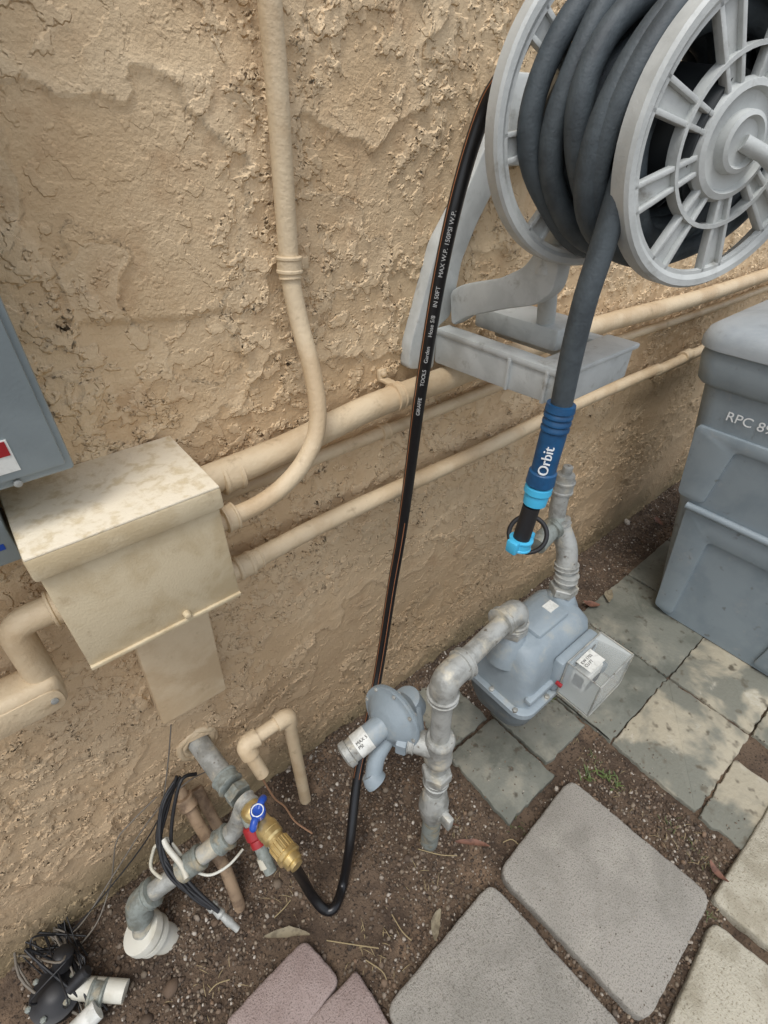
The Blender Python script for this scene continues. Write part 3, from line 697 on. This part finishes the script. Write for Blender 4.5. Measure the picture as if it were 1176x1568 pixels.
cbl([W(255,1230,.03),W(225,1285,.03),W(180,1345,.03),G(110,1425,.05),G(50,1470,.04)],.0016,m_blk)
cbl([G(236,1298,.24),G(232,1330,.2),G(262,1350,.2),G(290,1335,.2),G(262,1290,.24),G(250,1285,.25),G(236,1298,.24)],.0036,m_pvc,"zip_loop")
cbl([G(250,1285,.26),G(258,1300,.25),G(278,1325,.23),G(286,1345,.22)],.006,m_pvc,"zip_loop")
cbl([G(290,1330,.2),G(320,1340,.18),G(350,1325,.18),G(372,1300,.18)],.003,m_pvc)
cbl([W(300,1185,.04),W(275,1200,.05),G(262,1290,.24),G(285,1345,.2),G(335,1395,.15)],.004,m_blk)
for k_ in range(18):
    r_=lambda a:random.uniform(-a,a)
    cbl([G(110+r_(25),1455+r_(25),.05),G(60+r_(50),1430+r_(50),.04+random.random()*.08),G(70+r_(60),1500+r_(40),.03+random.random()*.07),G(120+r_(50),1540+r_(30),.02)],random.choice((.0014,.002,.0026)),m_wire if k_%3==0 else m_blk)
n0=G(322,1385,.15); n1=G(380,1438,.10)
lathe("probe",n0,n1-n0,[(0,.010),(.010,.012),(.015,.008),(.03,.0105),(.035,.007),(.055,.009),(.06,.007),(.078,.0065)],m_galv,cb,14)
# irrigation valve
iv_=root("irrigation_valve")
c0=G(80,1520,.045)
lathe("valve_body",c0+V(0,0,-.06),V(.1,-.1,1),[(0,.036),(.02,.042),(.045,.042),(.05,.048),(.062,.048),(.066,.036),(.080,.022),(.084,.010)],m_blk,iv_,28)
for i in range(6):
    a=i/6*6.283; lathe("bolt_%d"%i,c0+V(.041*math.cos(a),.041*math.sin(a),-.005),V(0,0,1),[(0,.006),(.014,.006),(.016,.003)],m_galvd,iv_,6)
s0=G(95,1478,.07); lathe("solenoid",s0,V(.5,.2,1),[(0,.018),(.034,.018),(.038,.014),(.040,.004)],m_blk,iv_,20)
s1=G(120,1500,.06); lathe("solenoid",s1,V(.9,.0,.4),[(-.02,.013),(.02,.013),(.024,.009)],m_blk,iv_,20)
tube("pvc_pipe",[G(110,1512,.04),G(192,1518,.02)],.020,m_pvc,iv_,20); collar("pvc_coupling",G(150,1520,.03),G(190,1518,.02)-G(110,1512,.04),.025,.03,m_galvd,iv_)
tube("pvc_pipe",[G(150,1545,.045),G(95,1600,.04)],.019,m_label,iv_,20)
# ---------------------------------------------------------------- weeds, litter
def blades(name,cs,mat,n,h,w,flat=.5):
    vs=[];fs=[]
    for (cx_,cy_,cz_,sp_) in cs:
        for i in range(n):
            bx=cx_+random.gauss(0,sp_); by=cy_+random.gauss(0,sp_); a=random.uniform(0,6.28); L=h*random.uniform(.4,1.2)
            d=V(math.cos(a),math.sin(a),0); t=V(-d.y,d.x,0); ln=random.uniform(.3,1)*L; b=len(vs)
            for q in range(4):
                f=q/3; ww=w*(1-f**1.5)*random.uniform(.8,1.1)*(.5+f if f<.5 else 1)
                c_=V(bx,by,cz_)+d*ln*f+V(0,0,L*(f-flat*f*f))
                vs+= [c_-t*ww/2,c_+t*ww/2]
            for q in range(3): fs.append((b+2*q,b+2*q+1,b+2*q+3,b+2*q+2))
    me=bpy.data.meshes.new(name); me.from_pydata([tuple(v) for v in vs],[],fs); me.materials.append(mat)
    o=bpy.data.objects.new(name,me); scene.collection.objects.link(o)
def gp(l,sp_=.012,z=0): return [(*G(u,v,z)[:2],z,sp_) for u,v in l]
blades("weed",gp([(900,1185),(925,1190),(940,1200),(835,1075),(820,1062)],.010),m_weed,15,.028,.007)
blades("grass_tufts",gp([(905,1165),(1060,1300),(1085,1330),(1025,1265),(1088,1400),(790,1265)],.012),m_weed,14,.020,.002)
blades("dry_grass",gp([(900,1170),(1040,1280),(1080,1320),(960,1215),(860,1120),(700,1270),(600,1430),(430,1360),(560,1450),(320,1500),(650,1340)],.03),m_dry,14,.03,.002,.95)
def leaf(name,u,v,L,wd,ang,mat,curl=.3,z=.012):
    c_=G(u,v,z); d=V(math.cos(ang),math.sin(ang),0); t=V(-d.y,d.x,0); vs=[];fs=[]
    n=9
    for i in range(n):
        f=i/(n-1); ww=wd*math.sin(math.pi*(f*.92+.04))**.8*random.uniform(.8,1.15); zz=curl*L*(f-.5)**2*2+random.uniform(-.001,.001)
        b=c_+d*L*(f-.5)+t*.15*L*math.sin(f*2.4)+V(0,0,zz)
        vs+=[b-t*ww/2+V(0,0,.25*ww),b,b+t*ww/2+V(0,0,.30*ww)]
    for i in range(n-1):
        for q in (0,1): fs.append((i*3+q,i*3+q+1,i*3+q+4,i*3+q+3))
    mk(name,vs,fs,mat,None,80)
leaf("dead_leaf",722,1298,.085,.014,-.9,m_leafb); leaf("dead_leaf",672,1418,.06,.020,.5,m_leafg,.2); leaf("dead_leaf",440,1440,.10,.018,-.75,m_leafg,.3,.012)
leaf("dead_leaf",1100,1335,.05,.018,1.2,m_leafb,.4,.02); leaf("dead_leaf",935,915,.07,.03,.3,m_leafg,.2,.015); leaf("dead_leaf",905,925,.06,.03,2.,m_leafb,.3,.015)
leaf("dead_leaf",690,1265,.05,.004,-1.2,m_leafb,.9); leaf("dead_leaf",1010,800,.06,.03,.8,m_leafb,.3); 
tw=root("twigs")
for u,v,u2,v2 in ((500,1440,580,1452),(600,1400,630,1440),(420,1405,445,1378),(640,1300,700,1310),(320,1520,352,1500),(770,1290,800,1300),(560,1470,592,1500)):
    a=G(u,v,.008);b=G(u2,v2,.010); mm_=(a+b)/2+V(random.uniform(-.01,.01),random.uniform(-.01,.01),.004); tube("twig",cr([a,mm_,b],4),.0012,m_dry,tw,6)
# ---------------------------------------------------------------- light
w=bpy.data.worlds.new("World"); scene.world=w; w.use_nodes=True; nt=w.node_tree
SE,SA=68,235
sky=nt.nodes.new('ShaderNodeTexSky'); sky.sky_type='NISHITA'; sky.sun_disc=False
sky.sun_elevation=math.radians(SE); sky.sun_rotation=math.radians(SA); sky.dust_density=2
hs=nt.nodes.new('ShaderNodeHueSaturation'); hs.inputs['Saturation'].default_value=.35; hs.inputs['Value'].default_value=1.5
nt.links.new(sky.outputs[0],hs.inputs['Color']); nt.links.new(hs.outputs[0],nt.nodes['Background'].inputs['Color'])
nt.nodes['Background'].inputs['Strength'].default_value=.15
sl=bpy.data.lights.new("sun",'SUN'); sl.energy=1.5; sl.angle=math.radians(20); sl.color=(1,.985,.96)
so=bpy.data.objects.new("sun",sl); scene.collection.objects.link(so)
az=math.radians(SA); el=math.radians(SE)
dirn=V(math.sin(az)*math.cos(el),math.cos(az)*math.cos(el),math.sin(el))
so.rotation_euler=dirn.to_track_quat('Z','Y').to_euler()
